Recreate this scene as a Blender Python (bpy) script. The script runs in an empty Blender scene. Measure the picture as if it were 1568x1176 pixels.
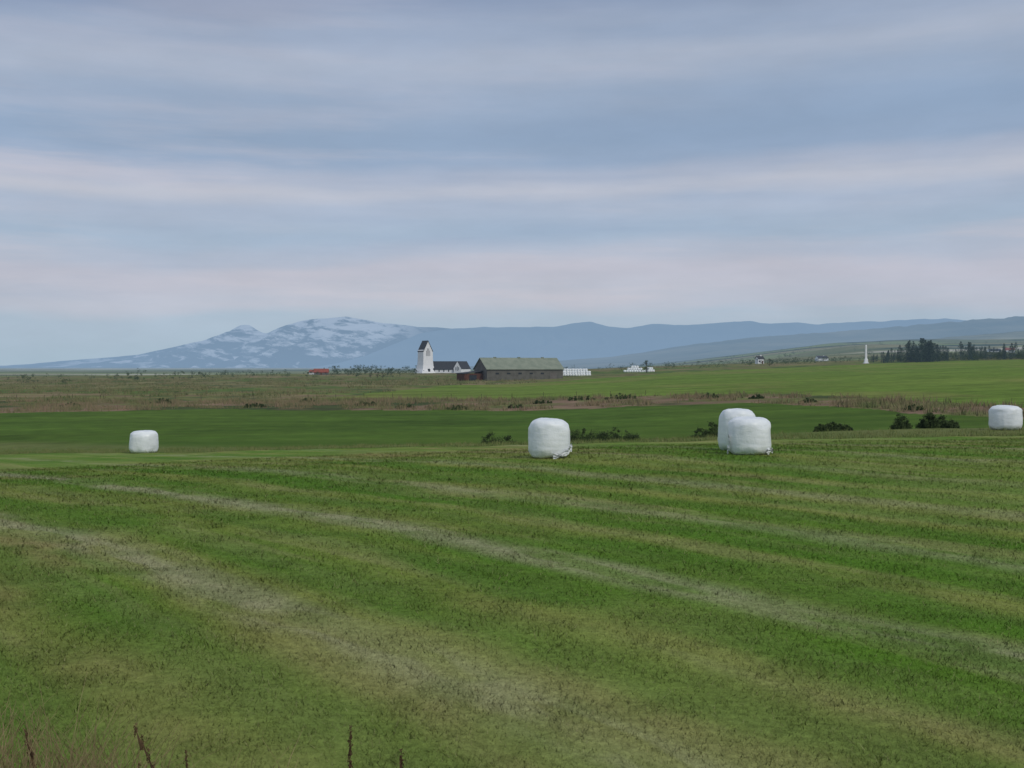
import bpy, math, random
import numpy as np
from mathutils import Vector, noise as mn
random.seed(7); rng=np.random.default_rng(7)
scene=bpy.context.scene
scene.view_settings.view_transform='Standard'; scene.view_settings.look='None'; scene.view_settings.exposure=0
CAMZ=3.1; F=1681.0

# ------------------------------------------------------------ noise / terrain
def _h(ix,iy,s):
    n=(ix.astype(np.int64)*374761393+iy.astype(np.int64)*668265263+s*1442695041)&0xffffffff
    n=((n^(n>>13))*1274126177)&0xffffffff
    return ((n^(n>>16))&0xffff)/65535.0
def vn(x,y,s=0):
    x=np.asarray(x,float);y=np.asarray(y,float)
    ix=np.floor(x);iy=np.floor(y);fx=x-ix;fy=y-iy
    fx=fx*fx*(3-2*fx);fy=fy*fy*(3-2*fy)
    a=_h(ix,iy,s);b=_h(ix+1,iy,s);c=_h(ix,iy+1,s);d=_h(ix+1,iy+1,s)
    return (a*(1-fx)+b*fx)*(1-fy)+(c*(1-fx)+d*fx)*fy
def fbm(x,y,o=4,s=0):
    r=0;a=.5;t=0
    for i in range(o):
        r=r+a*vn(x*2**i+i*17.3,y*2**i-i*9.1,s+i);t+=a;a*=.5
    return r/t
def S(a,b,x):
    t=np.clip((np.asarray(x,float)-a)/(b-a),0,1);return t*t*(3-2*t)
def edgeY(X):
    Xn=np.asarray(X,float)
    e=50+0.6*np.clip(-Xn,0,45)-.05*np.clip(Xn,0,80)
    return e
def H(X,Y):
    X=np.asarray(X,float);Y=np.asarray(Y,float)
    R=np.hypot(X,Y)
    Xc=60*np.tanh(X/60)
    near=S(8,40,Y)*(.0325*Xc-.0125*np.sqrt(Xc**2+16)+.05)-.036*np.maximum(Y-37,0)
    near=np.maximum(near,-6)
    st=edgeY(X)+2+10*S(5,25,X)
    Xr=400*np.tanh(np.maximum(X,0)/400); Xl=500*np.tanh(np.minimum(X,0)/500)
    P=-2.95+.04*Xr+.01*Xl+.0065*np.clip(Y-500,0,320)
    P=P+(fbm(X/60,Y/60,3,5)-.5)*.9*S(90,260,Y)
    t=S(0,1,(Y-st)/30)
    z=near*(1-t)+P*t
    f=S(850,2200,R)
    b=X/np.maximum(Y,50)
    s=S(.04,.36,b)
    far=-12+s*(.029*np.clip(R-1300,0,6000)+8)+(fbm(X/600,Y/600,3,9)-.5)*(4+44*s)*S(1200,3000,R)
    z=z*(1-f)+far*f
    z=z+(fbm(X/2.5,Y/2.5,3,2)-.5)*.09+(fbm(X/9,Y/9,2,3)-.5)*.12*S(10,40,Y)
    return z
def h1(x,y): return float(H(np.array([x]),np.array([y]))[0])

# ------------------------------------------------------------ helpers
def mesh_np(name,V,Fc,mat=None,smooth=False,link=True):
    me=bpy.data.meshes.new(name)
    V=np.asarray(V,np.float32);Fc=np.asarray(Fc,np.int32)
    me.vertices.add(len(V));me.vertices.foreach_set('co',V.ravel())
    k=Fc.shape[1]
    me.loops.add(Fc.size);me.loops.foreach_set('vertex_index',Fc.ravel())
    me.polygons.add(len(Fc));me.polygons.foreach_set('loop_start',np.arange(len(Fc),dtype=np.int32)*k)
    try: me.polygons.foreach_set('loop_total',np.full(len(Fc),k,np.int32))
    except Exception: pass
    me.update(calc_edges=True)
    if smooth: me.polygons.foreach_set('use_smooth',np.ones(len(Fc),bool))
    me.validate()
    if mat: me.materials.append(mat)
    ob=bpy.data.objects.new(name,me)
    if link: scene.collection.objects.link(ob)
    return ob
def mesh_py(name,V,Fc,mat,parent=None,smooth=False):
    me=bpy.data.meshes.new(name);me.from_pydata([tuple(v) for v in V],[],Fc);me.update()
    if mat: me.materials.append(mat)
    ob=bpy.data.objects.new(name,me);scene.collection.objects.link(ob)
    if smooth:
        for p in me.polygons:p.use_smooth=True
    if parent: ob.parent=parent
    return ob
def empty(name,loc,rz=0):
    e=bpy.data.objects.new(name,None);scene.collection.objects.link(e)
    e.location=loc;e.rotation_euler=(0,0,rz);e.empty_display_size=1;return e
def box(name,c,d,mat,parent):
    x,y,z=c;a,b,h=d[0]/2,d[1]/2,d[2]/2
    V=[(x+i*a,y+j*b,z+k*h) for k in(-1,1) for j in(-1,1) for i in(-1,1)]
    return mesh_py(name,V,[(0,2,3,1),(4,5,7,6),(0,1,5,4),(2,6,7,3),(0,4,6,2),(1,3,7,5)],mat,parent)
class NT:
    def __init__(s,nt): s.t=nt
    def n(s,ty,**k):
        nd=s.t.nodes.new(ty)
        for a,b in k.items(): setattr(nd,a,b)
        return nd
    def put(s,sock,v):
        if isinstance(v,bpy.types.NodeSocket): s.t.links.new(v,sock)
        elif isinstance(v,(tuple,list)):
            v=tuple(v)
            if len(sock.default_value)==4 and len(v)==3: v=v+(1,)
            sock.default_value=v
        else: sock.default_value=v
    def m(s,op,a,b=0.0,c=None,clamp=False):
        nd=s.n('ShaderNodeMath',operation=op);nd.use_clamp=clamp
        s.put(nd.inputs[0],a);s.put(nd.inputs[1],b)
        if c is not None:s.put(nd.inputs[2],c)
        return nd.outputs[0]
    def vm(s,op,a,b=(0,0,0)):
        nd=s.n('ShaderNodeVectorMath',operation=op);s.put(nd.inputs[0],a);s.put(nd.inputs[1],b)
        return nd.outputs['Value'] if op in('LENGTH','DOT_PRODUCT') else nd.outputs[0]
    def mix(s,f,a,b,mode='MIX'):
        nd=s.n('ShaderNodeMix',data_type='RGBA',blend_type=mode)
        s.put(nd.inputs[0],f);s.put(nd.inputs[6],a);s.put(nd.inputs[7],b);return nd.outputs[2]
    def noise(s,vec,scale,det=3,rough=.5):
        nd=s.n('ShaderNodeTexNoise');s.put(nd.inputs['Vector'],vec);s.put(nd.inputs['Scale'],scale)
        nd.inputs['Detail'].default_value=det;nd.inputs['Roughness'].default_value=rough
        return nd.outputs['Fac']
    def mr(s,v,a,b,c=0.0,d=1.0,smooth=False):
        nd=s.n('ShaderNodeMapRange');nd.clamp=True
        if smooth:nd.interpolation_type='SMOOTHSTEP'
        s.put(nd.inputs[0],v);nd.inputs[1].default_value=a;nd.inputs[2].default_value=b
        nd.inputs[3].default_value=c;nd.inputs[4].default_value=d;return nd.outputs[0]
    def xyz(s,x,y,z=0.0):
        nd=s.n('ShaderNodeCombineXYZ');s.put(nd.inputs[0],x);s.put(nd.inputs[1],y);s.put(nd.inputs[2],z);return nd.outputs[0]
    def sep(s,v):
        nd=s.n('ShaderNodeSeparateXYZ');s.put(nd.inputs[0],v);return nd.outputs
    def scale(s,v,k):
        nd=s.n('ShaderNodeVectorMath',operation='SCALE');s.put(nd.inputs[0],v);s.put(nd.inputs[3],k);return nd.outputs[0]
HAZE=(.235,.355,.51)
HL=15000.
def newmat(name):
    m=bpy.data.materials.new(name);m.use_nodes=True;nt=m.node_tree
    nt.nodes.clear();return m,NT(nt)
def finish(g,col,rough=.9,normal=None,haze=True,spec=.15,HLn=None):
    out=g.n('ShaderNodeOutputMaterial')
    b=g.n('ShaderNodeBsdfPrincipled');g.put(b.inputs['Base Color'],col);g.put(b.inputs['Roughness'],rough)
    b.inputs['Specular IOR Level'].default_value=spec
    if normal is not None:g.put(b.inputs['Normal'],normal)
    sh=b.outputs[0]
    if haze: # painted aerial perspective: haze-coloured emission mixed in with distance, thinner with altitude
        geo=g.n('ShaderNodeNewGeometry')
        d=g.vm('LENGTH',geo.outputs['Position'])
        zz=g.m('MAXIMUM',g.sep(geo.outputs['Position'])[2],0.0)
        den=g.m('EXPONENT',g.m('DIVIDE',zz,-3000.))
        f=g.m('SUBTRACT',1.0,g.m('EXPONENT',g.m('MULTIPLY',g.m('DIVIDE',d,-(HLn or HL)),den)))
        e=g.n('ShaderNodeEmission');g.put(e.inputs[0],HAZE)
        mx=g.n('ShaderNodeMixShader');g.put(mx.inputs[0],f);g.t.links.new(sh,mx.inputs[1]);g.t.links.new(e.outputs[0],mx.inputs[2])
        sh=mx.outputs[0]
    g.t.links.new(sh,out.inputs[0])
def simple(name,c1,c2,scale=3.,rough=.8,haze=True,bump=0,spec=.15,HLn=None,det=4,vs=(1,1,1)):
    m,g=newmat(name);geo=g.n('ShaderNodeNewGeometry');P=g.vm('MULTIPLY',geo.outputs['Position'],vs)
    n=g.noise(P,scale,det,.6);col=g.mix(g.mr(n,.36,.64),c1,c2)
    nrm=None
    if bump:
        b=g.n('ShaderNodeBump');b.inputs['Strength'].default_value=bump;g.put(b.inputs['Height'],n);nrm=b.outputs[0]
    finish(g,col,rough,nrm,haze,spec,HLn);return m

# ------------------------------------------------------------ colours of the land
def mx(a,b,t): return a*(1-t)+b*t
A=lambda *c:np.array(c,float)[None,:]
def mown_col(X,Y):
    w=(fbm(X*.05,Y*.05,2,81)-.5)*1.1+(fbm(X*.5,Y*.5,2,80)-.5)*.30
    u=.775*X+.632*Y+w;v=.775*Y-.632*X
    c_=lambda q:q[:,None]
    lane=fbm(u*.45,v*.03,3,82);fine=fbm(u*2.4,v*.22,4,83);patch=fbm(u*.25,v*.10,4,84)
    patch2=fbm(u*.5+9,v*.16,4,85);clump=fbm(X*1.6,Y*1.6,4,86);br=fbm(u*2.2,v*.45,4,87);yl=fbm(X*.09,Y*.13,3,88)
    col=mx(A(.120,.210,.026),A(.205,.240,.054),c_(S(.38,.62,lane)))
    col=mx(col,A(.240,.262,.085),c_(S(.42,.72,fine))*.85)
    col=mx(col,A(.285,.220,.095),c_(S(.52,.70,patch))*.52)
    col=mx(col,A(.080,.185,.016),c_(S(.48,.66,patch2))*.62)
    ph_=(u+98.25)/5.1;ph=np.abs(ph_-np.floor(ph_)-.5)
    lam=.35+.65*vn(np.floor(ph_)*3.7,np.floor(ph_)*0,90);lam=np.where((ph_>20)&(ph_<22),1.0,lam*.75)
    wd=.10+.09*fbm(v*.15,u*.1,2,91)
    st=(1-S(.02,1,ph/wd*.8))*lam*(.26+.74*S(.36,.58,br))
    col=mx(col,A(.36,.34,.205),c_(st)*.70)
    q=np.abs(ph-.31);dk=(1-S(.03,.17,q))*(.40+.60*S(.35,.6,fbm(v*.07,u*.2,3,92)))
    col=mx(col,A(.072,.178,.016),c_(dk)*.60)
    col=mx(col,A(.070,.120,.020),c_(1-S(.34,.58,clump))*.30)
    col=mx(col,A(.23,.28,.075),c_(S(.5,.66,yl))*.28)
    return col
near_edge=[(-1200,120),(-300,150),(-75,161),(-50,170),(-20,160),(0,152),(20,150),(32,144),(37,126),(40,102),(43,90)]
far_edge=[(-1200,235),(-300,225),(-90,232),(-45,218),(0,205),(22,192),(40,178),(47,160),(49,130),(51,104),(52,90)]
def inside(X,Y,poly):
    c=np.zeros(X.shape,bool);n=len(poly)
    for i in range(n):
        x1,y1=poly[i];x2,y2=poly[(i+1)%n]
        if y1==y2: continue
        cond=((y1>Y)!=(y2>Y))&(X<(x2-x1)*(Y-y1)/(y2-y1)+x1)
        c^=cond
    return c
dark_poly=[(-1200,0)]+near_edge+[(44,60),(44,0)]
rough_poly=near_edge+far_edge[::-1]
bright_poly=[(52,60),(51,104),(49,130),(47,160),(40,178),(22,192),(0,205),(-40,216),(-19,385),(20,430),(75,530),(230,590),(420,640),(900,700),(900,60)]
def landcol(X,Y):
    R=np.hypot(X,Y)
    wx=X+(fbm(X/9,Y/9,3,21)-.5)*5*S(60,150,R)+(fbm(X/60,Y/60,2,23)-.5)*14*S(60,400,R);wy=Y+(fbm(X/9,Y/9,3,22)-.5)*9*S(60,150,R)
    n=fbm(X/25,Y/40,4,31)[:,None];n2=fbm(X/120,Y/70,4,33)[:,None];n3=fbm(X/7,Y/10,4,35)[:,None]
    meadow=mx(A(.145,.160,.048),A(.205,.180,.080),S(.35,.65,n))
    meadow=mx(meadow,A(.10,.150,.032),S(.5,.65,n2));meadow=mx(meadow,A(.205,.140,.085),S(.54,.66,n3)*.7)
    meadow=mx(meadow,A(.055,.08,.03),S(.56,.68,1-n3)*.7)
    bright=mx(A(.105,.180,.024),A(.150,.200,.036),n2);bright=mx(bright,A(.19,.19,.055),S(.50,.68,n)*.55)
    dark=mx(A(.050,.103,.012),A(.078,.130,.018),n)
    st=(.5+.5*np.sin((Y+X*.15+4*fbm(X/40,Y/40,2,3))*2*np.pi/9))[:,None];dark=mx(dark,A(.10,.155,.025),st*.35)
    rough=mx(A(.135,.145,.050),A(.215,.145,.095),S(.38,.60,n3));rough=mx(rough,A(.055,.075,.025),S(.50,.62,n))
    farc=mx(A(.12,.14,.055),A(.22,.20,.10),S(.4,.62,fbm(X/900,Y/350,4,41)[:,None]))
    farc=mx(farc,A(.045,.065,.03),S(.52,.60,fbm(X/400,Y/200,4,43)[:,None]))
    farc=mx(farc,A(.18,.22,.07),S(.55,.59,fbm(X/600,Y/260,3,44)[:,None])*.8)
    farc=mx(farc,A(.46,.43,.34),S(.58,.64,fbm(X/2600,Y/380,3,47)[:,None]))
    c=meadow
    c=mx(c,farc,S(700,1100,R)[:,None])
    ib=inside(wx,wy,bright_poly)[:,None];c=np.where(ib,bright,c)
    idk=inside(wx,wy,dark_poly)[:,None];c=np.where(idk,dark,c)
    ir=inside(wx,wy,rough_poly)[:,None];c=np.where(ir,rough,c)
    e=edgeY(X);mg=(S(0,2,Y-e)*(1-S(16,24,Y-e)))[:,None]
    c=mx(c,mx(A(.09,.14,.028),A(.16,.165,.06),n3),mg*.9)
    mown=1-S(-.6,.8,Y-e+(fbm(X/2,Y/2,3,51)-.5)*2.5)
    near=R<110
    c[near]=mx(c[near],mown_col(X[near],Y[near]),mown[near][:,None])
    return c

# ------------------------------------------------------------ ground sheet
m_ground,g=newmat('ground_land')
geo=g.n('ShaderNodeNewGeometry');P=geo.outputs['Position']
at=g.n('ShaderNodeAttribute',attribute_name='landuse')
grit=g.noise(P,9.,4,.75);n1=g.noise(P,.35,4,.7);n2=g.noise(g.vm('MULTIPLY',P,(.4,1,.2)),.07,3,.65)
far=g.mr(g.vm('LENGTH',P),50,120)
ka=g.mr(grit,.25,.75,.62,1.36)
kb=g.m('MULTIPLY',g.mr(n1,.25,.75,.66,1.34),g.mr(n2,.3,.7,.76,1.24))
k=g.m('ADD',g.m('MULTIPLY',ka,g.m('SUBTRACT',1.0,far)),g.m('MULTIPLY',kb,far))
b=g.n('ShaderNodeBump');b.inputs['Strength'].default_value=.45;b.inputs['Distance'].default_value=.05;g.put(b.inputs['Height'],grit)
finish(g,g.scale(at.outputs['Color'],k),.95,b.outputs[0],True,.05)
m_blade,g=newmat('mown_grass_blades')
geo=g.n('ShaderNodeNewGeometry')
ar=g.n('ShaderNodeAttribute',attribute_name='landuse')
nn=g.vm('NORMALIZE',g.vm('ADD',g.vm('MULTIPLY',geo.outputs['Normal'],(.15,.15,.10)),(0,0,.9)))
finish(g,ar.outputs['Color'],.9,nn,False,.05)
th=np.concatenate([np.radians(np.linspace(-180,-37,70,endpoint=False)),np.radians(np.linspace(-37,37,640,endpoint=False)),np.radians(np.linspace(37,180,70,endpoint=False))])
rr=np.concatenate([[0.3],np.exp(np.arange(math.log(1.0),math.log(10),.02)),np.exp(np.arange(math.log(10.),math.log(75),.0055)),np.exp(np.arange(math.log(75),math.log(60000),.0115))])
TH,RR=np.meshgrid(th,rr)
OY=-4
GX=(RR*np.sin(TH)).ravel();GY=(RR*np.cos(TH)+OY).ravel()
GZ=H(GX,GY)
nc=len(th);nr=len(rr)
i=np.arange(nr-1)[:,None]*nc;j=np.arange(nc)[None,:];j2=(j+1)%nc
Fq=np.stack([i+j,i+j2,i+nc+j2,i+nc+j],-1).reshape(-1,4)[:,::-1]
ground=mesh_np('ground',np.stack([GX,GY,GZ],1),Fq,m_ground,True)
def setcol(ob,c):
    ca=ob.data.attributes.new('landuse','FLOAT_COLOR','POINT')
    ca.data.foreach_set('color',np.concatenate([c,np.ones((len(c),1))],1).astype(np.float32).ravel())
setcol(ground,landcol(GX,GY))

# ------------------------------------------------------------ mown grass blades (one mesh)
N=460000
d=np.exp(rng.uniform(math.log(5.0),math.log(46),N));tt=rng.uniform(-.60,.60,N)
bx=d*tt;by=d
keep=by<edgeY(bx)-.2;bx=bx[keep];by=by[keep];d=d[keep];n=len(bx)
bz=H(bx,by)-.01
hn=fbm(bx/.5,by/.5,2,61)
hh=(.018+.042*rng.random(n)**1.5)*(.5+1.1*hn)*np.clip(.9+d/80,.8,1.4)
w=.0030*np.clip(d/8,1,5)*(0.7+.6*rng.random(n))
a=rng.uniform(0,2*np.pi,n);dx=np.cos(a)*w;dy=np.sin(a)*w
lx=rng.normal(0,.7,n)*hh;ly=rng.normal(0,.7,n)*hh
V=np.empty((n,3,3));V[:,0]=np.stack([bx-dx,by-dy,bz],1);V[:,1]=np.stack([bx+dx,by+dy,bz],1);V[:,2]=np.stack([bx+lx,by+ly,bz+hh],1)
gb=mesh_np('mown_grass',V.reshape(-1,3),np.arange(n*3).reshape(-1,3),m_blade)
bc=mown_col(bx,by);r1=rng.random(n)[:,None];bc=mx(bc,A(.38,.33,.18),np.clip((r1-.84)/.15,0,1)*.6)*(.72+.46*rng.random(n)[:,None])
setcol(gb,np.repeat(bc,3,0))

# ------------------------------------------------------------ foliage
def leaves(cs,rs,per,size,squash=.8):
    cs=np.asarray(cs,float);rs=np.asarray(rs,float)
    C=np.repeat(cs,per,0);Rr=np.repeat(rs,per)
    n=len(C);v=rng.normal(size=(n,3));v/=np.linalg.norm(v,axis=1)[:,None]
    p=C+v*(Rr*rng.random(n)**.45)[:,None]*np.array([1,1,squash])
    sz=np.broadcast_to(size,(n,)) if np.ndim(size)==0 else np.repeat(size,per)
    T=p[:,None,:]+rng.normal(size=(n,3,3))*(sz*.6)[:,None,None]
    return T.reshape(-1,3)
def leafmat(name,c1,c2,sc=1.2,HLn=None):
    m,g=newmat(name);geo=g.n('ShaderNodeNewGeometry')
    n=g.noise(geo.outputs['Position'],sc,2,.7)
    col=g.mix(g.mr(n,.32,.68),c1,c2)
    nn=g.vm('NORMALIZE',g.vm('ADD',g.vm('MULTIPLY',geo.outputs['Normal'],(.8,.8,.8)),(0,0,.6)))
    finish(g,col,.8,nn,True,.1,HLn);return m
m_bush=leafmat('bush_leaves',(.022,.038,.013),(.065,.095,.03),2.5)
m_tree=leafmat('tree_leaves',(.022,.040,.016),(.06,.09,.03),.4,12000.)
m_pine=leafmat('conifer_needles',(.014,.030,.018),(.045,.07,.032),.25,8000.)
m_bark=simple('bark',(.05,.04,.03),(.09,.07,.05),6)
m_roughg=leafmat('rough_grass_blades',(.115,.140,.048),(.25,.17,.11),.16)
def tuft(xs,ys,hs,per,mat,name,wid=.06,spread=.35):
    xs=np.repeat(xs,per);ys=np.repeat(ys,per);hs=np.repeat(hs,per);n=len(xs)
    x=xs+rng.normal(0,1,n)*spread*hs;y=ys+rng.normal(0,1,n)*spread*hs;z=H(x,y)-.03
    h=hs*(.5+.6*rng.random(n));w=wid*hs*(.6+.8*rng.random(n));a=rng.uniform(0,6.28,n)
    V=np.empty((n,3,3));V[:,0]=np.stack([x-np.cos(a)*w,y-np.sin(a)*w,z],1);V[:,1]=np.stack([x+np.cos(a)*w,y+np.sin(a)*w,z],1)
    V[:,2]=np.stack([x+rng.normal(0,.3,n)*h,y+rng.normal(0,.3,n)*h,z+h],1)
    return mesh_np(name,V.reshape(-1,3),np.arange(n*3).reshape(-1,3),mat)
X=rng.uniform(-190,60,60000);Y=rng.uniform(85,240,60000)
k=inside(X,Y,rough_poly)&(fbm(X/8,Y/8,3,71)>.47);X=X[k][:9000];Y=Y[k][:9000]
tuft(X,Y,.3+.85*rng.random(len(X))**2,9,m_roughg,'rough_grass')
X=rng.uniform(-330,10,16000);Y=rng.uniform(215,640,16000)
k=(~inside(X,Y,bright_poly))&(fbm(X/20,Y/20,3,73)>.5);X=X[k];Y=Y[k]
tuft(X,Y,.5+.8*rng.random(len(X))**2,6,leafmat('meadow_blades',(.085,.115,.035),(.21,.175,.09),.08),'meadow_grass',.12,.6)
X=rng.uniform(-45,50,5000);Y=edgeY(X)+rng.uniform(.2,14,5000)*rng.random(5000)
tuft(X,Y,.10+.16*rng.random(5000),8,leafmat('margin_blades',(.08,.13,.025),(.20,.20,.08),1.2),'margin_grass',.06,.5)

def bush(x,y,w,hgt,name='willow_bush',mat=None,n=26,leaf=.07,per=60):
    cs=[];rs=[]
    for i in range(n):
        a=random.uniform(0,6.28);r=math.sqrt(random.random())
        px=x+math.cos(a)*r*w/2;py=y+math.sin(a)*r*min(w,2.5)/2*.8
        z0=h1(px,py);top=hgt*(1-.55*r*r)*random.uniform(.45,1.12)
        rad=random.uniform(.10,.26)*hgt
        cs.append((px,py,z0+max(rad*.6,top-rad)));rs.append(rad)
        cs.append((px,py,z0+max(rad*.5,(top-rad)*.45)));rs.append(rad*1.2)
    T=leaves(cs,rs,per,leaf)
    st=[]
    for i in range(40):
        a=random.uniform(0,6.28);r=random.random()
        ex=x+math.cos(a)*r*w/2;ey=y+math.sin(a)*r*.8;zb=h1(ex,ey)
        st+= [(ex*.8+x*.2-.014,ey,zb),(ex*.8+x*.2+.014,ey,zb),(ex+random.uniform(-.1,.1),ey,zb+hgt*random.uniform(.7,1.3)*(1-.4*r))]
    V=np.concatenate([T,np.array(st)]);return mesh_np(name,V,np.arange(len(V)).reshape(-1,3),mat or m_bush)
for (px,y,w,hh_) in [(750,80,1.4,1.35),(776,80,1.7,1.35),(885,82,2.0,1.35),(912,80,2.2,1.35),(940,82,2.6,1.35),(968,80,1.2,1.15),
      (1070,70,1.2,1.1),(1090,71,1.3,1.4),(1258,66,.8,.55),(1272,66,1.,.7),(1292,67,1.,.6),(1381,66,1.0,.95),(1422,66,1.1,1.0),(1440,67,1.0,.85),(1456,66,.8,.65)]:
    bush((px-784)/F*y,y,w,hh_)
for (px,y,w,hh_) in [(950,182,6,1.1),(890,184,5,.9),(1085,168,3.4,.9),(1160,160,2.4,.6),(700,158,3,.7),(560,178,4,.8),(470,200,3,.8),(620,168,3,.7),(790,162,2.5,.7),(390,176,4,.8),(250,205,5,1.0),(110,190,5,.9),(1240,140,2.2,.6),(1400,112,2.2,.6),(830,175,3,.7)]:
    bush((px-784)/F*y,y,w,hh_,n=20,leaf=.12,per=40)

def tree(x,y,hgt,name='birch_tree',mat=None,wide=.75):
    e=empty(name,(x,y,h1(x,y)-.1))
    V=[];Fc=[]
    def limb(p,q,r0,r1):
        b=len(V);dv=Vector(q)-Vector(p);s=dv.orthogonal().normalized();t=dv.cross(s).normalized()
        for (c,r) in((p,r0),(q,r1)):
            for k in range(6):
                a=k*math.pi/3;o=s*math.cos(a)*r+t*math.sin(a)*r;V.append((c[0]+o.x,c[1]+o.y,c[2]+o.z))
        for k in range(6):Fc.append((b+k,b+(k+1)%6,b+6+(k+1)%6,b+6+k))
    limb((0,0,0),(0,0,hgt*.45),hgt*.03,hgt*.02);limb((0,0,hgt*.45),(hgt*.03,0,hgt*.9),hgt*.02,hgt*.005)
    cs=[];rs=[]
    for i in range(20):
        a=random.uniform(0,6.28);zz=random.uniform(.22,.95);r=hgt*wide*.5*math.sin(min(1,(1.05-zz)*1.5)*math.pi/2)*random.uniform(.4,1)
        q=(math.cos(a)*r,math.sin(a)*r,hgt*zz);limb((0,0,hgt*max(.12,zz-.2)),q,hgt*.01,hgt*.003)
        cs.append(q);rs.append(hgt*random.uniform(.07,.14))
    mesh_py('trunk',V,Fc,m_bark,e)
    T=leaves(cs,rs,70,hgt*.022)
    l=mesh_np('crown',T,np.arange(len(T)).reshape(-1,3),mat or m_tree);l.parent=e
def shrubmass(name,pts,mat,per=34):
    cs=[];rs=[];sz=[]
    for (x,y,hh_) in pts:
        z0=h1(x,y)
        for k in range(9):
            zz=random.uniform(.05,.85);r=hh_*.42*(1-.6*zz)
            cs.append((x+random.gauss(0,1)*r,y+random.gauss(0,1)*r,z0+hh_*zz));rs.append(hh_*random.uniform(.12,.24));sz.append(hh_*.045)
    T=leaves(cs,rs,per,np.array(sz));return mesh_np(name,T,np.arange(len(T)).reshape(-1,3),mat)
def W(px,d): return (px-784)/F*d
pts=[]
for (px,d,hh_) in [(36,560,5),(44,562,5.5),(52,570,5),(100,420,3.6),(178,600,4.4),(197,600,5.5),(208,610,7),(215,612,5),(252,640,4),(265,640,5),(280,640,5.4),(296,650,5),(308,640,6),(318,650,4.6),(240,640,3.5),(335,640,3.5),(358,660,3.5),(385,680,4)]:
    pts.append((W(px,d),d,hh_))
for i in range(70):
    d=random.uniform(640,860);pts.append((W(random.uniform(330,640),d),d,random.uniform(1.5,4.5)))
for i in range(44):
    d=random.uniform(800,860);pts.append((W(random.uniform(505,645),d),d,random.uniform(3.5,7.5)))
for i in range(40):
    d=random.uniform(600,800);pts.append((W(random.uniform(-60,330),d),d,random.uniform(1.2,3.2)))
for i in range(26):
    d=random.uniform(240,560);pts.append((W(random.uniform(-20,520),d),d,random.uniform(.8,1.6)))
shrubmass('distant_treeline',pts,m_tree)
pts=[]
for i in range(150):
    d=random.uniform(640,1000);pts.append((W(random.uniform(860,1560),d),d,random.uniform(1.5,4.5)))
for i in range(90):
    d=random.uniform(700,900);pts.append((W(random.gauss(1250,90),d),d,random.uniform(2,4.5)))
for i in range(170):
    d=random.uniform(590,720);pts.append((W(random.uniform(1370,1610),d),d,random.uniform(2.5,5.5)))
shrubmass('distant_treeline',pts,m_tree,26)
pts=[]
for i in range(260):
    d=random.uniform(1500,5200);c0=random.choice([1000,1120,1220,1330,1400,1480,1560]);pts.append((W(random.gauss(c0,22),d),d,random.uniform(5,12)))
shrubmass('distant_woodland',pts,leafmat('woodland_leaves',(.03,.05,.02),(.07,.10,.04),.02),22)
for (px,d,hh_) in [(990,560,6.5),(568,600,3.8),(578,602,3.6),(1178,640,4.5),(586,600,4)]:
    tree(W(px,d),d,hh_,wide=.95)
def grove(name,pl):
    tv=[];T=[];
    for (x,y,hh_) in pl:
        z0=h1(x,y);wd=random.uniform(.28,.46)
        for k in range(3):
            a=k*2.1;tv+= [(x+math.cos(a)*.2,y+math.sin(a)*.2,z0),(x+math.cos(a+2.1)*.2,y+math.sin(a+2.1)*.2,z0),(x,y,z0+hh_)]
        n=560;t=rng.random(n)**.9;tier=(t*7%1)
        r=hh_*wd*(1-t)**.8*(.45+.75*(1-tier))*rng.random(n)**.4+.1;a=rng.uniform(0,6.28,n)
        p=np.stack([x+np.cos(a)*r,y+np.sin(a)*r,z0+hh_*(.03+.97*t)-r*.25],1)
        T.append((p[:,None,:]+rng.normal(size=(n,3,3))*np.array([1,1,.5])*hh_*.024).reshape(-1,3))
    V=np.concatenate(T+[np.array(tv)]);return mesh_np(name,V,np.arange(len(V)).reshape(-1,3),m_pine)
pl=[]
for i in range(80):
    px=random.gauss(1408,24);d=random.uniform(585,650);pl.append((W(px,d),d,random.uniform(6,14)*(1-abs(px-1408)/120)))
for i in range(80):
    px=random.choice([1462,1490,1500,1535,1560,1600])+random.gauss(0,11);d=random.uniform(600,720);pl.append((W(px,d),d,random.uniform(3,8.5)+3*random.random()**4))
for i in range(18):
    px=random.uniform(1330,1380);d=random.uniform(640,760);pl.append((W(px,d),d,random.uniform(3,7)))
grove('conifer_grove',pl)

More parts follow.
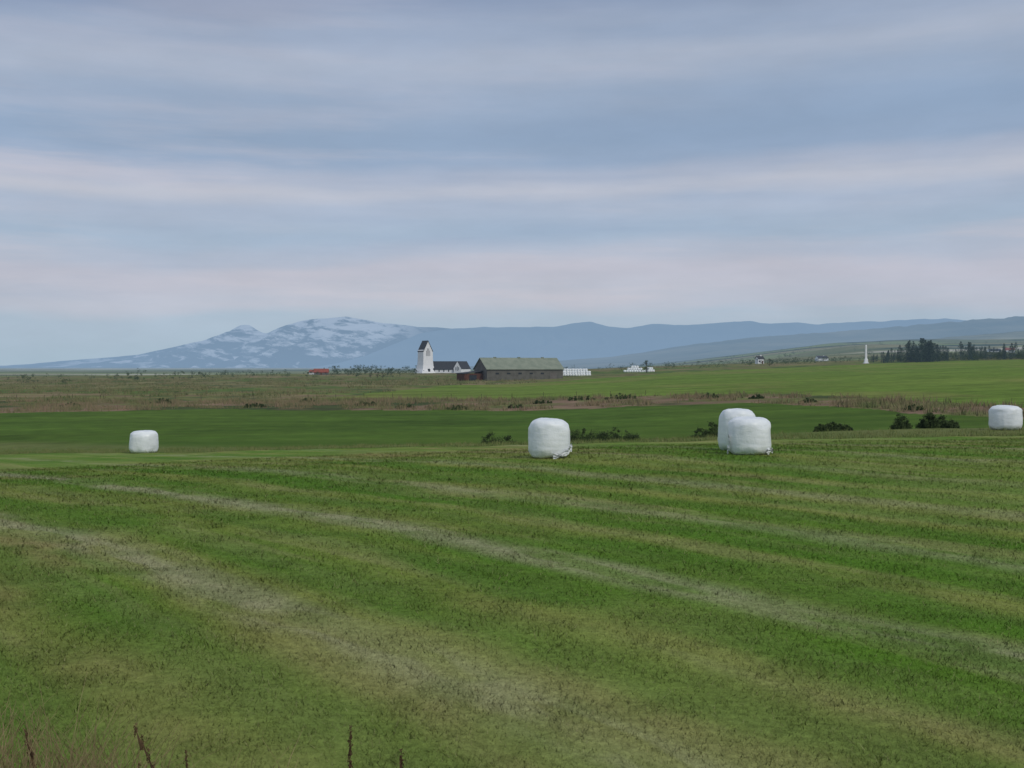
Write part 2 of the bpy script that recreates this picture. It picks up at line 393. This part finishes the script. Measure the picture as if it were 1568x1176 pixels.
# ------------------------------------------------------------ mountains
def ridge(name,pts,D,depth,mat,nz=.12,foot=-30,cols=700,rows=60,seed=0,rough=.06,back=.5):
    xs=np.array([p[0] for p in pts],float);ys=np.array([p[1] for p in pts],float)
    t=np.linspace(xs[0],xs[-1],cols);tn=(t-784)/F
    el=np.interp(t,xs,(562-ys)/F)
    kx=np.ones(5)/5;el=np.convolve(np.pad(el,2,mode='edge'),kx,'valid')
    hz=el*D+CAMZ
    hz=hz+(fbm(tn*D/(D*.012),t*0,4,seed)-.5)*np.abs(hz-foot)*rough
    v=np.concatenate([np.linspace(0,1,rows),1+np.linspace(0,1,12)[1:]])
    Z=[];XX=[];YY=[]
    for q in v:
        y=D-depth*(1-q) if q<=1 else D+depth*back*(q-1)
        x=tn*D
        yy=np.full_like(x,y)
        if q<=1: s=q**1.25;damp=4*q*(1-q)
        else: s=1-(q-1)*.9;damp=0
        L=depth/3.2
        gul=(np.abs(fbm(x/L*1.6+4*fbm(x/L,yy/L,2,seed+7),yy/L*.7,5,seed+3)-.5)*2)
        z=foot+(hz-foot)*(s+damp*nz*(gul*3.2-1.0))
        Z.append(z);XX.append(x);YY.append(yy)
    Xg=np.array(XX);Yg=np.array(YY);Zg=np.array(Z);nr_,nc_=Xg.shape
    i=np.arange(nr_-1)[:,None]*nc_;j=np.arange(nc_-1)[None,:]
    Fq=np.stack([i+j,i+j+1,i+nc_+j+1,i+nc_+j],-1).reshape(-1,4)
    return mesh_np(name,np.stack([Xg.ravel(),Yg.ravel(),Zg.ravel()],1),Fq,mat,True)
m_mtn,g=newmat('volcano_rock_snow')
geo=g.n('ShaderNodeNewGeometry');P=geo.outputs['Position'];s=g.sep(P)
wv=g.m('MULTIPLY',g.m('SUBTRACT',g.noise(P,.0007,2),.5),1000.)
q=g.xyz(g.m('DIVIDE',g.m('ADD',g.m('ADD',s[0],g.m('MULTIPLY',s[2],1.6)),wv),520.),g.m('DIVIDE',s[1],6000.),g.m('DIVIDE',g.m('ADD',s[2],g.m('MULTIPLY',wv,.2)),190.))
n=g.noise(q,1.,5,.65);n2=g.noise(P,.00030,2,.5)
hgt=g.mr(s[2],100,1250,-.06,.075)
sn=g.m('ADD',g.m('ADD',n,g.m('MULTIPLY',g.m('SUBTRACT',n2,.5),.25)),hgt)
xm=g.m('MULTIPLY',g.mr(s[0],-12500,-9200,.3,1,True),g.mr(s[0],-3600,-1800,1,0,True))
sn=g.m('MULTIPLY',g.mr(sn,.465,.575),xm)
col=g.mix(sn,(.04,.05,.055),(.80,.80,.82))
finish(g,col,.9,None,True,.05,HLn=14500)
prof=[(-500,575),(-200,570),(0,563),(60,558),(100,555),(170,549),(240,541),(290,529),(330,519),(352,507),(368,498),(383,498),(395,506),(408,511),(425,503),(440,497),(470,490),(500,487),(530,484),(545,487),(560,490),(590,495),(640,500),(690,503),(740,506),(800,512),(860,520),(940,530),(1100,545)]
ridge('volcano_mountain',prof,30000,8000,m_mtn,.20,-30,900,90,3,.03)
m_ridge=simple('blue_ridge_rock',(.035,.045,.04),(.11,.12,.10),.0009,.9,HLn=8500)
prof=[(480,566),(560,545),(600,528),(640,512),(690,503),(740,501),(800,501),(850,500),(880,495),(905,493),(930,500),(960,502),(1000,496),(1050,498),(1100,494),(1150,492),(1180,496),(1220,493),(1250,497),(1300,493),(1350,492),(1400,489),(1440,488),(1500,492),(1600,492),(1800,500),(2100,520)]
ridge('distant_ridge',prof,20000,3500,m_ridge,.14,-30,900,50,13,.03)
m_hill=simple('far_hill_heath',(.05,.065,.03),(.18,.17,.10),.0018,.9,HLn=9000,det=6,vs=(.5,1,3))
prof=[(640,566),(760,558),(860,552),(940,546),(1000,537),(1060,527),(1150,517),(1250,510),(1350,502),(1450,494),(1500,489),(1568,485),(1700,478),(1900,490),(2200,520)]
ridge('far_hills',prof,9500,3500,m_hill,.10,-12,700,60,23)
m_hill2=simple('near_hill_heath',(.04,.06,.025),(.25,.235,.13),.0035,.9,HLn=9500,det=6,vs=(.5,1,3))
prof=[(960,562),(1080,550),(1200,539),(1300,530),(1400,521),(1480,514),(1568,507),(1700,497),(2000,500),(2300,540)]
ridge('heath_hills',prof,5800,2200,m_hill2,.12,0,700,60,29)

# ------------------------------------------------------------ buildings
m_white=simple('white_render',(.74,.75,.76),(.82,.82,.82),.6,.8)
m_roofd=simple('dark_slate_roof',(.035,.038,.042),(.06,.06,.065),2,.6)
m_glass=simple('dark_glass',(.02,.025,.03),(.035,.04,.05),1,.2,spec=.5)
m_barnroof=simple('barn_roof_sheet',(.19,.22,.165),(.245,.27,.205),.4,.6)
m_barnwall=simple('barn_wall',(.105,.10,.085),(.145,.14,.12),.5,.9)
m_barndark=simple('barn_gable',(.13,.115,.10),(.18,.165,.15),.7,.9)
m_red=simple('red_roof',(.22,.06,.04),(.30,.085,.055),1,.7)
m_redwood=simple('red_brown_shed',(.08,.035,.025),(.13,.06,.04),1,.9)
def prism(name,L,Wd,z0,z1,mat,parent,cx=0,cy=0,ov=.0,th=.25):
    a=L/2+ov;b=Wd/2+ov;sl=(z1-z0)/(Wd/2);ze=z0-ov*sl
    V=[(cx-a,cy-b,ze),(cx+a,cy-b,ze),(cx+a,cy,z1),(cx-a,cy,z1),(cx-a,cy+b,ze),(cx+a,cy+b,ze)]
    V+= [(x,y,z-th) for x,y,z in V]
    Fc=[(0,1,2,3),(3,2,5,4),(7,6,9,8),(8,9,10,11),(0,6,7,1),(4,5,11,10),(0,3,9,6),(3,4,10,9),(1,7,8,2),(2,8,11,5)]
    return mesh_py(name,V,Fc,mat,parent)
def gablebody(name,L,Wd,h,hr,mat,parent,cx=0,cy=0):
    a=L/2;b=Wd/2
    V=[(cx-a,cy-b,-1),(cx+a,cy-b,-1),(cx+a,cy+b,-1),(cx-a,cy+b,-1),(cx-a,cy-b,h),(cx+a,cy-b,h),(cx+a,cy+b,h),(cx-a,cy+b,h),(cx-a,cy,hr),(cx+a,cy,hr)]
    Fc=[(0,1,5,4),(2,3,7,6),(0,4,8,7,3),(1,2,6,9,5),(4,5,9,8),(6,7,8,9),(0,3,2,1)]
    return mesh_py(name,V,Fc,mat,parent)
def church():
    x,y=-65.0,823
    e=empty('white_church',(x,y,h1(x,y)-.2),math.radians(-4))
    tw=bpy.data.objects.new('tower',None);scene.collection.objects.link(tw);tw.parent=e;tw.rotation_euler=(0,0,math.radians(40))
    prof=[(-1,6.9,6.3),(1.5,6.0,5.6),(3.5,5.1,4.8),(6,4.5,4.35),(9,4.2,4.15),(17,4.05,4.0)]
    V=[];Fc=[]
    for (z,a,b) in prof: V+=[(-a,-b,z),(a,-b,z),(a,b,z),(-a,b,z)]
    for i in range(len(prof)-1):
        for k in range(4):Fc.append((i*4+k,i*4+(k+1)%4,i*4+4+(k+1)%4,i*4+4+k))
    o=len(V)-4;V+=[(0,-4.0,24.2),(0,4.0,24.2)];r1=len(V)-2
    Fc+=[(o,o+1,r1),(o+2,o+3,r1+1),(o+1,o+2,r1+1,r1),(o+3,o,r1,r1+1)]
    mesh_py('tower_body',V,Fc,m_white,tw)
    for s in(-1,1):
        V=[(s*4.4,-4.25,16.3),(s*4.4,4.25,16.3),(0,4.25,24.6),(0,-4.25,24.6),(s*4.1,-4.25,16.1),(s*4.1,4.25,16.1),(0,4.25,24.1),(0,-4.25,24.1)]
        mesh_py('tower_roof',V,[(0,1,2,3),(7,6,5,4),(0,4,5,1),(0,3,7,4),(1,5,6,2)],m_roofd,tw)
    for s in(-1,1):
        for k in(-1.5,-.5,.5,1.5):
            hh_=6.5-abs(k)*1.6;box('belfry_slit',(k,s*4.08,13.0+hh_/2),(.30,.16,hh_),m_glass,tw)
        box('doorway',(0,s*5.3,1.9),(1.8,.7,3.2),m_glass,tw)
    nv=bpy.data.objects.new('nave',None);scene.collection.objects.link(nv);nv.parent=e;nv.location=(4,3,0)
    gablebody('nave_body',24,8.4,3.4,9.0,m_white,nv,12)
    prism('nave_roof',23.4,8.4,3.5,9.15,m_roofd,nv,12,0,.35)
    for k in range(6):box('nave_window',(3+k*3.6,-4.22,2.0),(.8,.12,1.5),m_glass,nv)
    e2=bpy.data.objects.new('transept',None);scene.collection.objects.link(e2);e2.parent=e;e2.location=(27.5,2,0);e2.rotation_euler=(0,0,math.radians(66))
    gablebody('transept_body',14,6.4,4.0,9.0,m_white,e2);prism('transept_roof',13.4,6.4,4.1,9.15,m_roofd,e2,0,0,.3)
    for k in(-1.2,0,1.2):box('transept_window',(-7.06,k,3.6),(.14,.4,3.4-abs(k)),m_glass,e2)
church()
x0,y0=-11,484;ang=math.atan2(.43,.90)
cx,cy=x0+19*.90-7*.43,y0+19*.43+7*.9
e=empty('barn',(cx,cy,h1(x0,y0)-.2),ang)
gablebody('barn_body',38,14,5.6,10.3,m_barnwall,e);prism('barn_roof',38,14,5.7,10.5,m_barnroof,e,0,0,.5)
V=[(-19.03,-6.9,0),(-19.03,6.9,0),(-19.03,6.9,5.5),(-19.03,0,10.1),(-19.03,-6.9,5.5)]
mesh_py('gable_cladding',V,[(0,4,3,2,1)],m_barndark,e)
box('gable_door',(-19.1,0,2.1),(.12,4,4.2),m_redwood,e)
for k in range(5):box('side_window',(-14+k*5.6,-7.05,3.4),(1.6,.1,.7),m_glass,e)
box('side_door',(14,-7.08,1.9),(3.4,.12,3.6),m_barndark,e)
for k in range(3):box('roof_vent',(-12+k*12,0,10.6),(1.2,.7,.4),m_barnroof,e)
box('lean_to',(-23.5,1.5,1.4),(9,9,4.0),m_redwood,e)
V=[(-28.3,-3.3,3.3),(-18.9,-3.3,4.4),(-18.9,6.3,4.4),(-28.3,6.3,3.3),(-28.3,-3.3,3.55),(-18.9,-3.3,4.65),(-18.9,6.3,4.65),(-28.3,6.3,3.55)]
mesh_py('lean_to_roof',V,[(0,3,2,1),(4,5,6,7),(0,1,5,4),(1,2,6,5),(2,3,7,6),(3,0,4,7)],m_roofd,e)
box('lean_to_door',(-24,-3.05,1.2),(3.4,.12,3.0),m_glass,e)
def house(name,px,d,L,Wd,h,hr,wall,roof,rz=0.,dz=0):
    x=W(px,d);e=empty(name,(x,d,h1(x,d)+dz),rz)
    gablebody('walls',L,Wd,h,hr,wall,e);prism('roof',L,Wd,h+.1,hr+.15,roof,e,0,0,.35)
    nw=max(2,int(L/3.2))
    for k in range(nw):
        xx=-L/2+L*(k+.5)/nw
        if k==nw//2: box('door',(xx,-Wd/2-.04,1.05),(1.0,.1,2.1),m_redwood,e)
        else: box('window',(xx,-Wd/2-.04,1.6),(1.2,.1,1.1),m_glass,e)
    box('chimney',(L*.2,0,hr+.3),(.7,.7,1.2),wall,e)
house('red_roofed_house',492,780,10,7,2.0,4.2,m_barndark,m_red,.15)
house('red_roofed_house',481,800,6,5,1.8,3.2,m_white,m_red,-.2)
house('white_farmhouse',1163,780,4.5,4.5,3.8,5.4,m_white,m_roofd,.3)
house('white_farmhouse',1522,2600,30,12,8,13,m_white,m_roofd,.1)
house('white_farmhouse',1545,2700,24,12,8,14,m_white,m_red,-.2)
house('white_farmhouse',1258,1900,20,10,5,9,m_white,m_roofd,.3)
x=W(1326,600);e=empty('white_monument',(x,600,h1(x,600)-.1))
V=[];Fc=[]
pr=[(0,1.3),(.4,1.3),(.4,.95),(2.6,.7),(2.6,.5),(9.6,.36),(10.2,.1)]
for z,a in pr:V+=[(-a,-a,z),(a,-a,z),(a,a,z),(-a,a,z)]
for i in range(len(pr)-1):
    for k in range(4):Fc.append((i*4+k,i*4+(k+1)%4,i*4+4+(k+1)%4,i*4+4+k))
mesh_py('pillar',V,Fc,m_white,e)
def fence(name,pts,step):
    V=[];Fc=[]
    for (a,b) in zip(pts[:-1],pts[1:]):
        L=math.dist(a,b);n=int(L/step);prev=None
        for k in range(n+1):
            t=k/n;x=a[0]+(b[0]-a[0])*t;y=a[1]+(b[1]-a[1])*t;z=h1(x,y);o=len(V);s=.035;q=random.uniform(.8,1.1)
            for zz in(z-.2,z+q):V+=[(x-s,y-s,zz),(x+s,y-s,zz),(x+s,y+s,zz),(x-s,y+s,zz)]
            Fc+=[(o,o+1,o+5,o+4),(o+1,o+2,o+6,o+5),(o+2,o+3,o+7,o+6),(o+3,o,o+4,o+7),(o+4,o+5,o+6,o+7)]
            if prev:
                for hz in(.45,.75):
                    q=len(V);V+=[(prev[0],prev[1],prev[2]+hz),(x,y,z+hz),(x,y,z+hz+.006),(prev[0],prev[1],prev[2]+hz+.006)];Fc.append((q,q+1,q+2,q+3))
            prev=(x,y,z)
    return mesh_py(name,V,Fc,m_bark)
fence('wire_fence',[(-260,238),(-90,240),(-42,226),(0,213),(24,197)],6)

# ------------------------------------------------------------ hay bales
m_wrap,g=newmat('white_bale_wrap')
tc=g.n('ShaderNodeTexCoord');O=tc.outputs['Object']
a=g.noise(g.vm('MULTIPLY',O,(1.2,1.2,4)),1.6,3,.55);b2=g.noise(g.vm('MULTIPLY',O,(1,1,.6)),4.5,4,.6);a3=g.noise(O,22.,3,.6)
hgt=g.m('ADD',g.m('ADD',g.m('MULTIPLY',a,.7),g.m('MULTIPLY',b2,.8)),g.m('MULTIPLY',a3,.12))
bp=g.n('ShaderNodeBump');bp.inputs['Strength'].default_value=.6;bp.inputs['Distance'].default_value=.045;g.put(bp.inputs['Height'],hgt)
zc=g.sep(O)[2]
low_tint=g.m('MULTIPLY',g.mr(zc,.03,.30,1,0),g.mr(b2,.40,.6))  # patchy grey-green tint, stronger towards the bottom
col=g.mix(g.mr(a,.35,.65),(.74,.775,.79),(.83,.855,.86))
col=g.mix(g.mr(b2,.3,.45,.22,0),col,(.55,.60,.60))
col=g.mix(g.m('MULTIPLY',low_tint,.55),col,(.38,.42,.30))
finish(g,col,.36,bp.outputs[0],False,.35)
def bale_geo(R,Hh,seed,n=64,m=36,det=1.):
    V=[];Fc=[]
    for i in range(m+1):
        ph=-1+2*i/m
        q=math.copysign(abs(ph)**.8,ph)
        ang_=q*math.pi/2
        cz=math.copysign(abs(math.sin(ang_))**.44,ang_);cr=abs(math.cos(ang_))**.36
        for j in range(n):
            t=2*math.pi*j/n;c=math.cos(t);s=math.sin(t)
            p=Vector((c*cr,s*cr,cz))
            nz=mn.fractal(Vector((p.x*1.3+seed,p.y*1.3,p.z*1.3)),1,2,4)*.05*det+mn.noise(Vector((p.x*2+seed*3,p.y*2,p.z*4.5)))*.022*det
            fold=max(0,mn.noise(Vector((math.cos(t)*2.3+seed,math.sin(t)*2.3,p.z*.5)))-.15)*-.07*det*(1-abs(p.z)*.3)
            bul=1+.03*(1-p.z*p.z)
            r=R*bul*(1+nz+fold)
            z=Hh/2*p.z*(1+nz*.9)
            if p.z>.9: z+=.05*(1-cr*cr)
            V.append((p.x*r,p.y*r*.97,z+Hh/2))
    for i in range(m):
        for j in range(n):Fc.append((i*n+j,i*n+(j+1)%n,(i+1)*n+(j+1)%n,(i+1)*n+j))
    return V,Fc
def flap(V,Fc,pts,wid,seed):
    rnd=random.Random(seed);n=14;b=len(V);m=7
    for i in range(n+1):
        t=i/n*(len(pts)-1);k=min(int(t),len(pts)-2);f=t-k
        p=Vector(pts[k]).lerp(Vector(pts[k+1]),f)
        for j in range(m+1):
            s=j/m-.5
            V.append((p.x+rnd.uniform(-.015,.015),p.y-.05*math.sin(j*2.1+i*.7)+rnd.uniform(-.02,.02),max(.0,p.z+s*wid*(.6+.4*math.sin(i*.9+seed))+rnd.uniform(-.012,.012))))
    for i in range(n):
        for j in range(m):
            a=b+i*(m+1)+j;Fc.append((a,a+1,a+m+2,a+m+1))
def bale(x,y,R,Hh,seed,rz=0,flaps=()):
    V,Fc=bale_geo(R,Hh,seed)
    for fl in flaps:flap(V,Fc,fl[0],fl[1],seed)
    ob=mesh_py('hay_bale',V,Fc,m_wrap,None,True);ob.location=(x,y,h1(x,y)-.03);ob.rotation_euler=(0,0,rz);return ob
bale(1.25,37,.69,1.28,1.3,0,[([(.1,-.66,.10),(.42,-.62,.13),(.62,-.45,.22),(.76,-.2,.35)],.22),([(.60,-.33,.3),(.74,-.2,.45),(.78,-.1,.35)],.14)])
bale(W(1147,36.6),36.6,.70,1.22,4.7,0,[([(-.76,-.2,.05),(-.72,-.3,.35),(-.73,-.25,.75)],.25),([(.45,-.58,.12),(.66,-.40,.2),(.75,-.2,.14)],.2)])
bale(W(1129,39.4),39.4,.66,1.46,8.1,.5,[([(-.62,-.3,.1),(-.64,-.35,.4),(-.62,-.3,.8)],.25)])
bale(W(220,63.2),63.2,.79,1.28,11.9,1.)
bale(W(1540,56.6),56.6,.80,1.26,15.3,2.,[([(.3,-.75,.06),(.6,-.6,.12),(.86,-.2,.14)],.18)])
def stack(px,d,rowsn,name='bale_stack',rz=0):
    V=[];Fc=[];
    for lvl,cnt in enumerate(rowsn):
        for row in range(3-lvl):
            for k in range(cnt):
                v,f=bale_geo(.70,1.25,k*3.1+lvl+row*7,14,8,.6)
                ox=(k-(cnt-1)/2)*1.36+random.uniform(-.05,.05);oy=row*1.36+lvl*.68;b=len(V)
                V+=[(a+ox,c_+oy,z+lvl*1.2) for a,c_,z in v];Fc+=[tuple(i+b for i in q) for q in f]
    x=W(px,d);ob=mesh_py(name,V,Fc,m_wrap,None,True);ob.location=(x,d,h1(x,d)-.05);ob.rotation_euler=(0,0,rz)
stack(882,540,[11,11,9],rz=.12)
stack(972,600,[9,6,3],rz=-.1)
stack(997,590,[3,2],rz=.3)

# ------------------------------------------------------------ foreground weeds
m_stalk=simple('dry_stalk',(.07,.045,.025),(.15,.09,.05),14,.9,False)
def dock(x,y,hgt,lx,ly=0):
    V=[];Fc=[]
    z0=h1(x,y)-.03;n=10
    for i in range(n+1):
        t=i/n;r=.009*(1-t*.6);cx=x+lx*t*t;cy=y+ly*t;cz=z0+hgt*t;b=len(V)
        for k in range(5):
            a=k*1.2566;V.append((cx+math.cos(a)*r,cy+math.sin(a)*r,cz))
        if i:
            for k in range(5):Fc.append((b-5+k,b-5+(k+1)%5,b+(k+1)%5,b+k))
        if t>.55:
            for k in range(50):
                a=random.uniform(0,6.28);rr_=random.uniform(.004,.022)*(1.25-t*.8);p=Vector((cx+math.cos(a)*rr_,cy+math.sin(a)*rr_,cz+random.uniform(-.05,.04)))
                b2_=len(V)
                for q in range(3):V.append(tuple(p+Vector((random.gauss(0,.005),random.gauss(0,.005),random.gauss(0,.008)))))
                Fc.append((b2_,b2_+1,b2_+2))
    for k in range(5):
        a=random.uniform(0,6.28);b=len(V);L=random.uniform(.12,.25)
        for i in range(4):
            t=i/3;w=.02*math.sin(math.pi*(.15+.8*t));c_=(x+math.cos(a)*L*t,y+math.sin(a)*L*t,z0+.15*math.sin(t*2.4)+.05)
            V+=[(c_[0]-math.sin(a)*w,c_[1]+math.cos(a)*w,c_[2]),(c_[0]+math.sin(a)*w,c_[1]-math.cos(a)*w,c_[2])]
        for i in range(3):Fc.append((b+i*2,b+i*2+1,b+i*2+3,b+i*2+2))
    return mesh_py('dock_stalk',V,Fc,m_stalk)
for (px,y,hh_,lx) in [(258,6.9,.84,-.22),(290,6.9,.66,-.03),(533,6.9,.82,.01),(618,6.9,.67,-.02),(205,6.8,.62,.02),(60,7,.76,-.1)]:
    dock(W(px,y),y,hh_,lx)
n=1000
X=rng.uniform(-4.1,-2.4,n);Y=rng.uniform(6.2,7.6,n)
X=np.concatenate([X,rng.uniform(-2.6,-1.4,60)]);Y=np.concatenate([Y,rng.uniform(6.4,7.2,60)])
n=len(X);hgt=.50+.20*rng.random(n)+.26*S(-2.2,-3.3,X)*rng.random(n)
z=H(X,Y);w=.0035;aa=rng.normal(0,.15,n);ab=rng.normal(0,.12,n)
VV=[];FF=[]
for i in range(n):
    b=len(VV)
    for k in range(5):
        t=k/4;ww=w*(1-t*.75);cxx=X[i]+aa[i]*t*t*1.6;cyy=Y[i]+ab[i]*t*t
        VV+=[(cxx-ww,cyy,z[i]+hgt[i]*(t-.15*t*t)*1.15),(cxx+ww,cyy,z[i]+hgt[i]*(t-.15*t*t)*1.15)]
    for k in range(4):FF.append((b+k*2,b+k*2+1,b+k*2+3,b+k*2+2))
mesh_py('tall_dry_grass',VV,FF,simple('dry_grass',(.16,.13,.06),(.34,.26,.14),5,.9,False))

# ------------------------------------------------------------ sky
SUN_EL=math.radians(44);SUN_AZ=math.radians(140)
world=bpy.data.worlds.new('World');scene.world=world;world.use_nodes=True
nt=world.node_tree;nt.nodes.clear();g=NT(nt)
sky=g.n('ShaderNodeTexSky');sky.sky_type='NISHITA';sky.sun_disc=False;sky.sun_elevation=SUN_EL;sky.sun_rotation=SUN_AZ;sky.dust_density=1.5
tc=g.n('ShaderNodeTexCoord');D=tc.outputs['Generated'];s=g.sep(D)
el=s[2]
w1=g.m('MULTIPLY',g.m('SUBTRACT',g.noise(g.vm('MULTIPLY',D,(2.6,2.6,8)),1.,4,.55),.5),.055)
tilt=g.m('MULTIPLY',s[0],-.035)
e1=g.m('ADD',g.m('ADD',el,w1),g.m('MULTIPLY',tilt,g.mr(el,.08,.2)))
cr=g.n('ShaderNodeValToRGB');g.put(cr.inputs[0],g.m('MULTIPLY',e1,2.0))
def lin(c): return tuple(((v/255+.055)/1.055)**2.4 if v/255>.04045 else v/255/12.92 for v in c)+(1,)
stops=[(0,(168,190,207)),(.045,(170,188,206)),(.060,(184,190,205)),(.085,(190,191,205)),(.100,(178,187,205)),(.118,(166,183,204)),(.142,(173,185,205)),(.156,(190,194,207)),(.170,(175,184,203)),(.186,(152,171,197)),(.205,(147,167,193)),(.235,(154,171,195)),(.265,(170,181,200)),(.29,(158,172,195)),(.32,(140,156,184)),(.36,(140,156,183)),(.5,(172,183,200))]
el_=cr.color_ramp.elements
while len(el_)>1:el_.remove(el_[0])
el_[0].position=0;el_[0].color=lin(stops[0][1])
for p,c in stops[1:]:
    q=el_.new(min(1,p*2));q.color=lin(c)
cr.color_ramp.interpolation='EASE'
st=g.noise(g.vm('MULTIPLY',g.vm('ADD',D,(3.1,0,.0)),(2.2,2.2,26)),1.,6,.58)
st2=g.noise(g.vm('MULTIPLY',D,(1.2,1.2,12)),1.,4,.5)
mask=g.mr(el,.03,.07,0,1,True);mask=g.m('MULTIPLY',mask,g.mr(el,.15,.24,1,.35,True))
cc=g.mix(g.m('MULTIPLY',g.mr(g.m('ADD',g.m('MULTIPLY',st,.6),g.m('MULTIPLY',st2,.4)),.49,.64,0,.55,True),mask),cr.outputs[0],lin((206,200,208)))
dkk=g.mr(g.m('ADD',g.m('MULTIPLY',st,.5),g.m('MULTIPLY',st2,.5)),.36,.52,.36,0,True)
cc=g.mix(dkk,cc,lin((138,160,189)))
lump=g.noise(g.vm('MULTIPLY',D,(6,6,20)),1.,5,.6)
cc=g.scale(cc,g.mr(lump,.3,.7,.94,1.06))
fin=g.mix(.93,sky.outputs[0],g.scale(cc,10.))
bg=g.n('ShaderNodeBackground');g.put(bg.inputs[0],fin);bg.inputs[1].default_value=.1
ow=g.n('ShaderNodeOutputWorld');nt.links.new(bg.outputs[0],ow.inputs[0])
sl=bpy.data.lights.new('sun','SUN');sl.energy=1.5;sl.angle=math.radians(12);sl.color=(1,.95,.87)
so=bpy.data.objects.new('sun',sl);scene.collection.objects.link(so)
dv=Vector((math.sin(SUN_AZ)*math.cos(SUN_EL),math.cos(SUN_AZ)*math.cos(SUN_EL),math.sin(SUN_EL)))
so.rotation_euler=dv.to_track_quat('Z','Y').to_euler();so.location=(0,-20,40)

# ------------------------------------------------------------ camera
cam=bpy.data.cameras.new('camera');co=bpy.data.objects.new('camera',cam);scene.collection.objects.link(co)
cam.sensor_width=36;cam.lens=36*F/1568;cam.clip_end=120000;cam.clip_start=.1
co.location=(0,0,CAMZ);co.rotation_euler=(math.radians(90)-26/F,0,0)
scene.camera=co
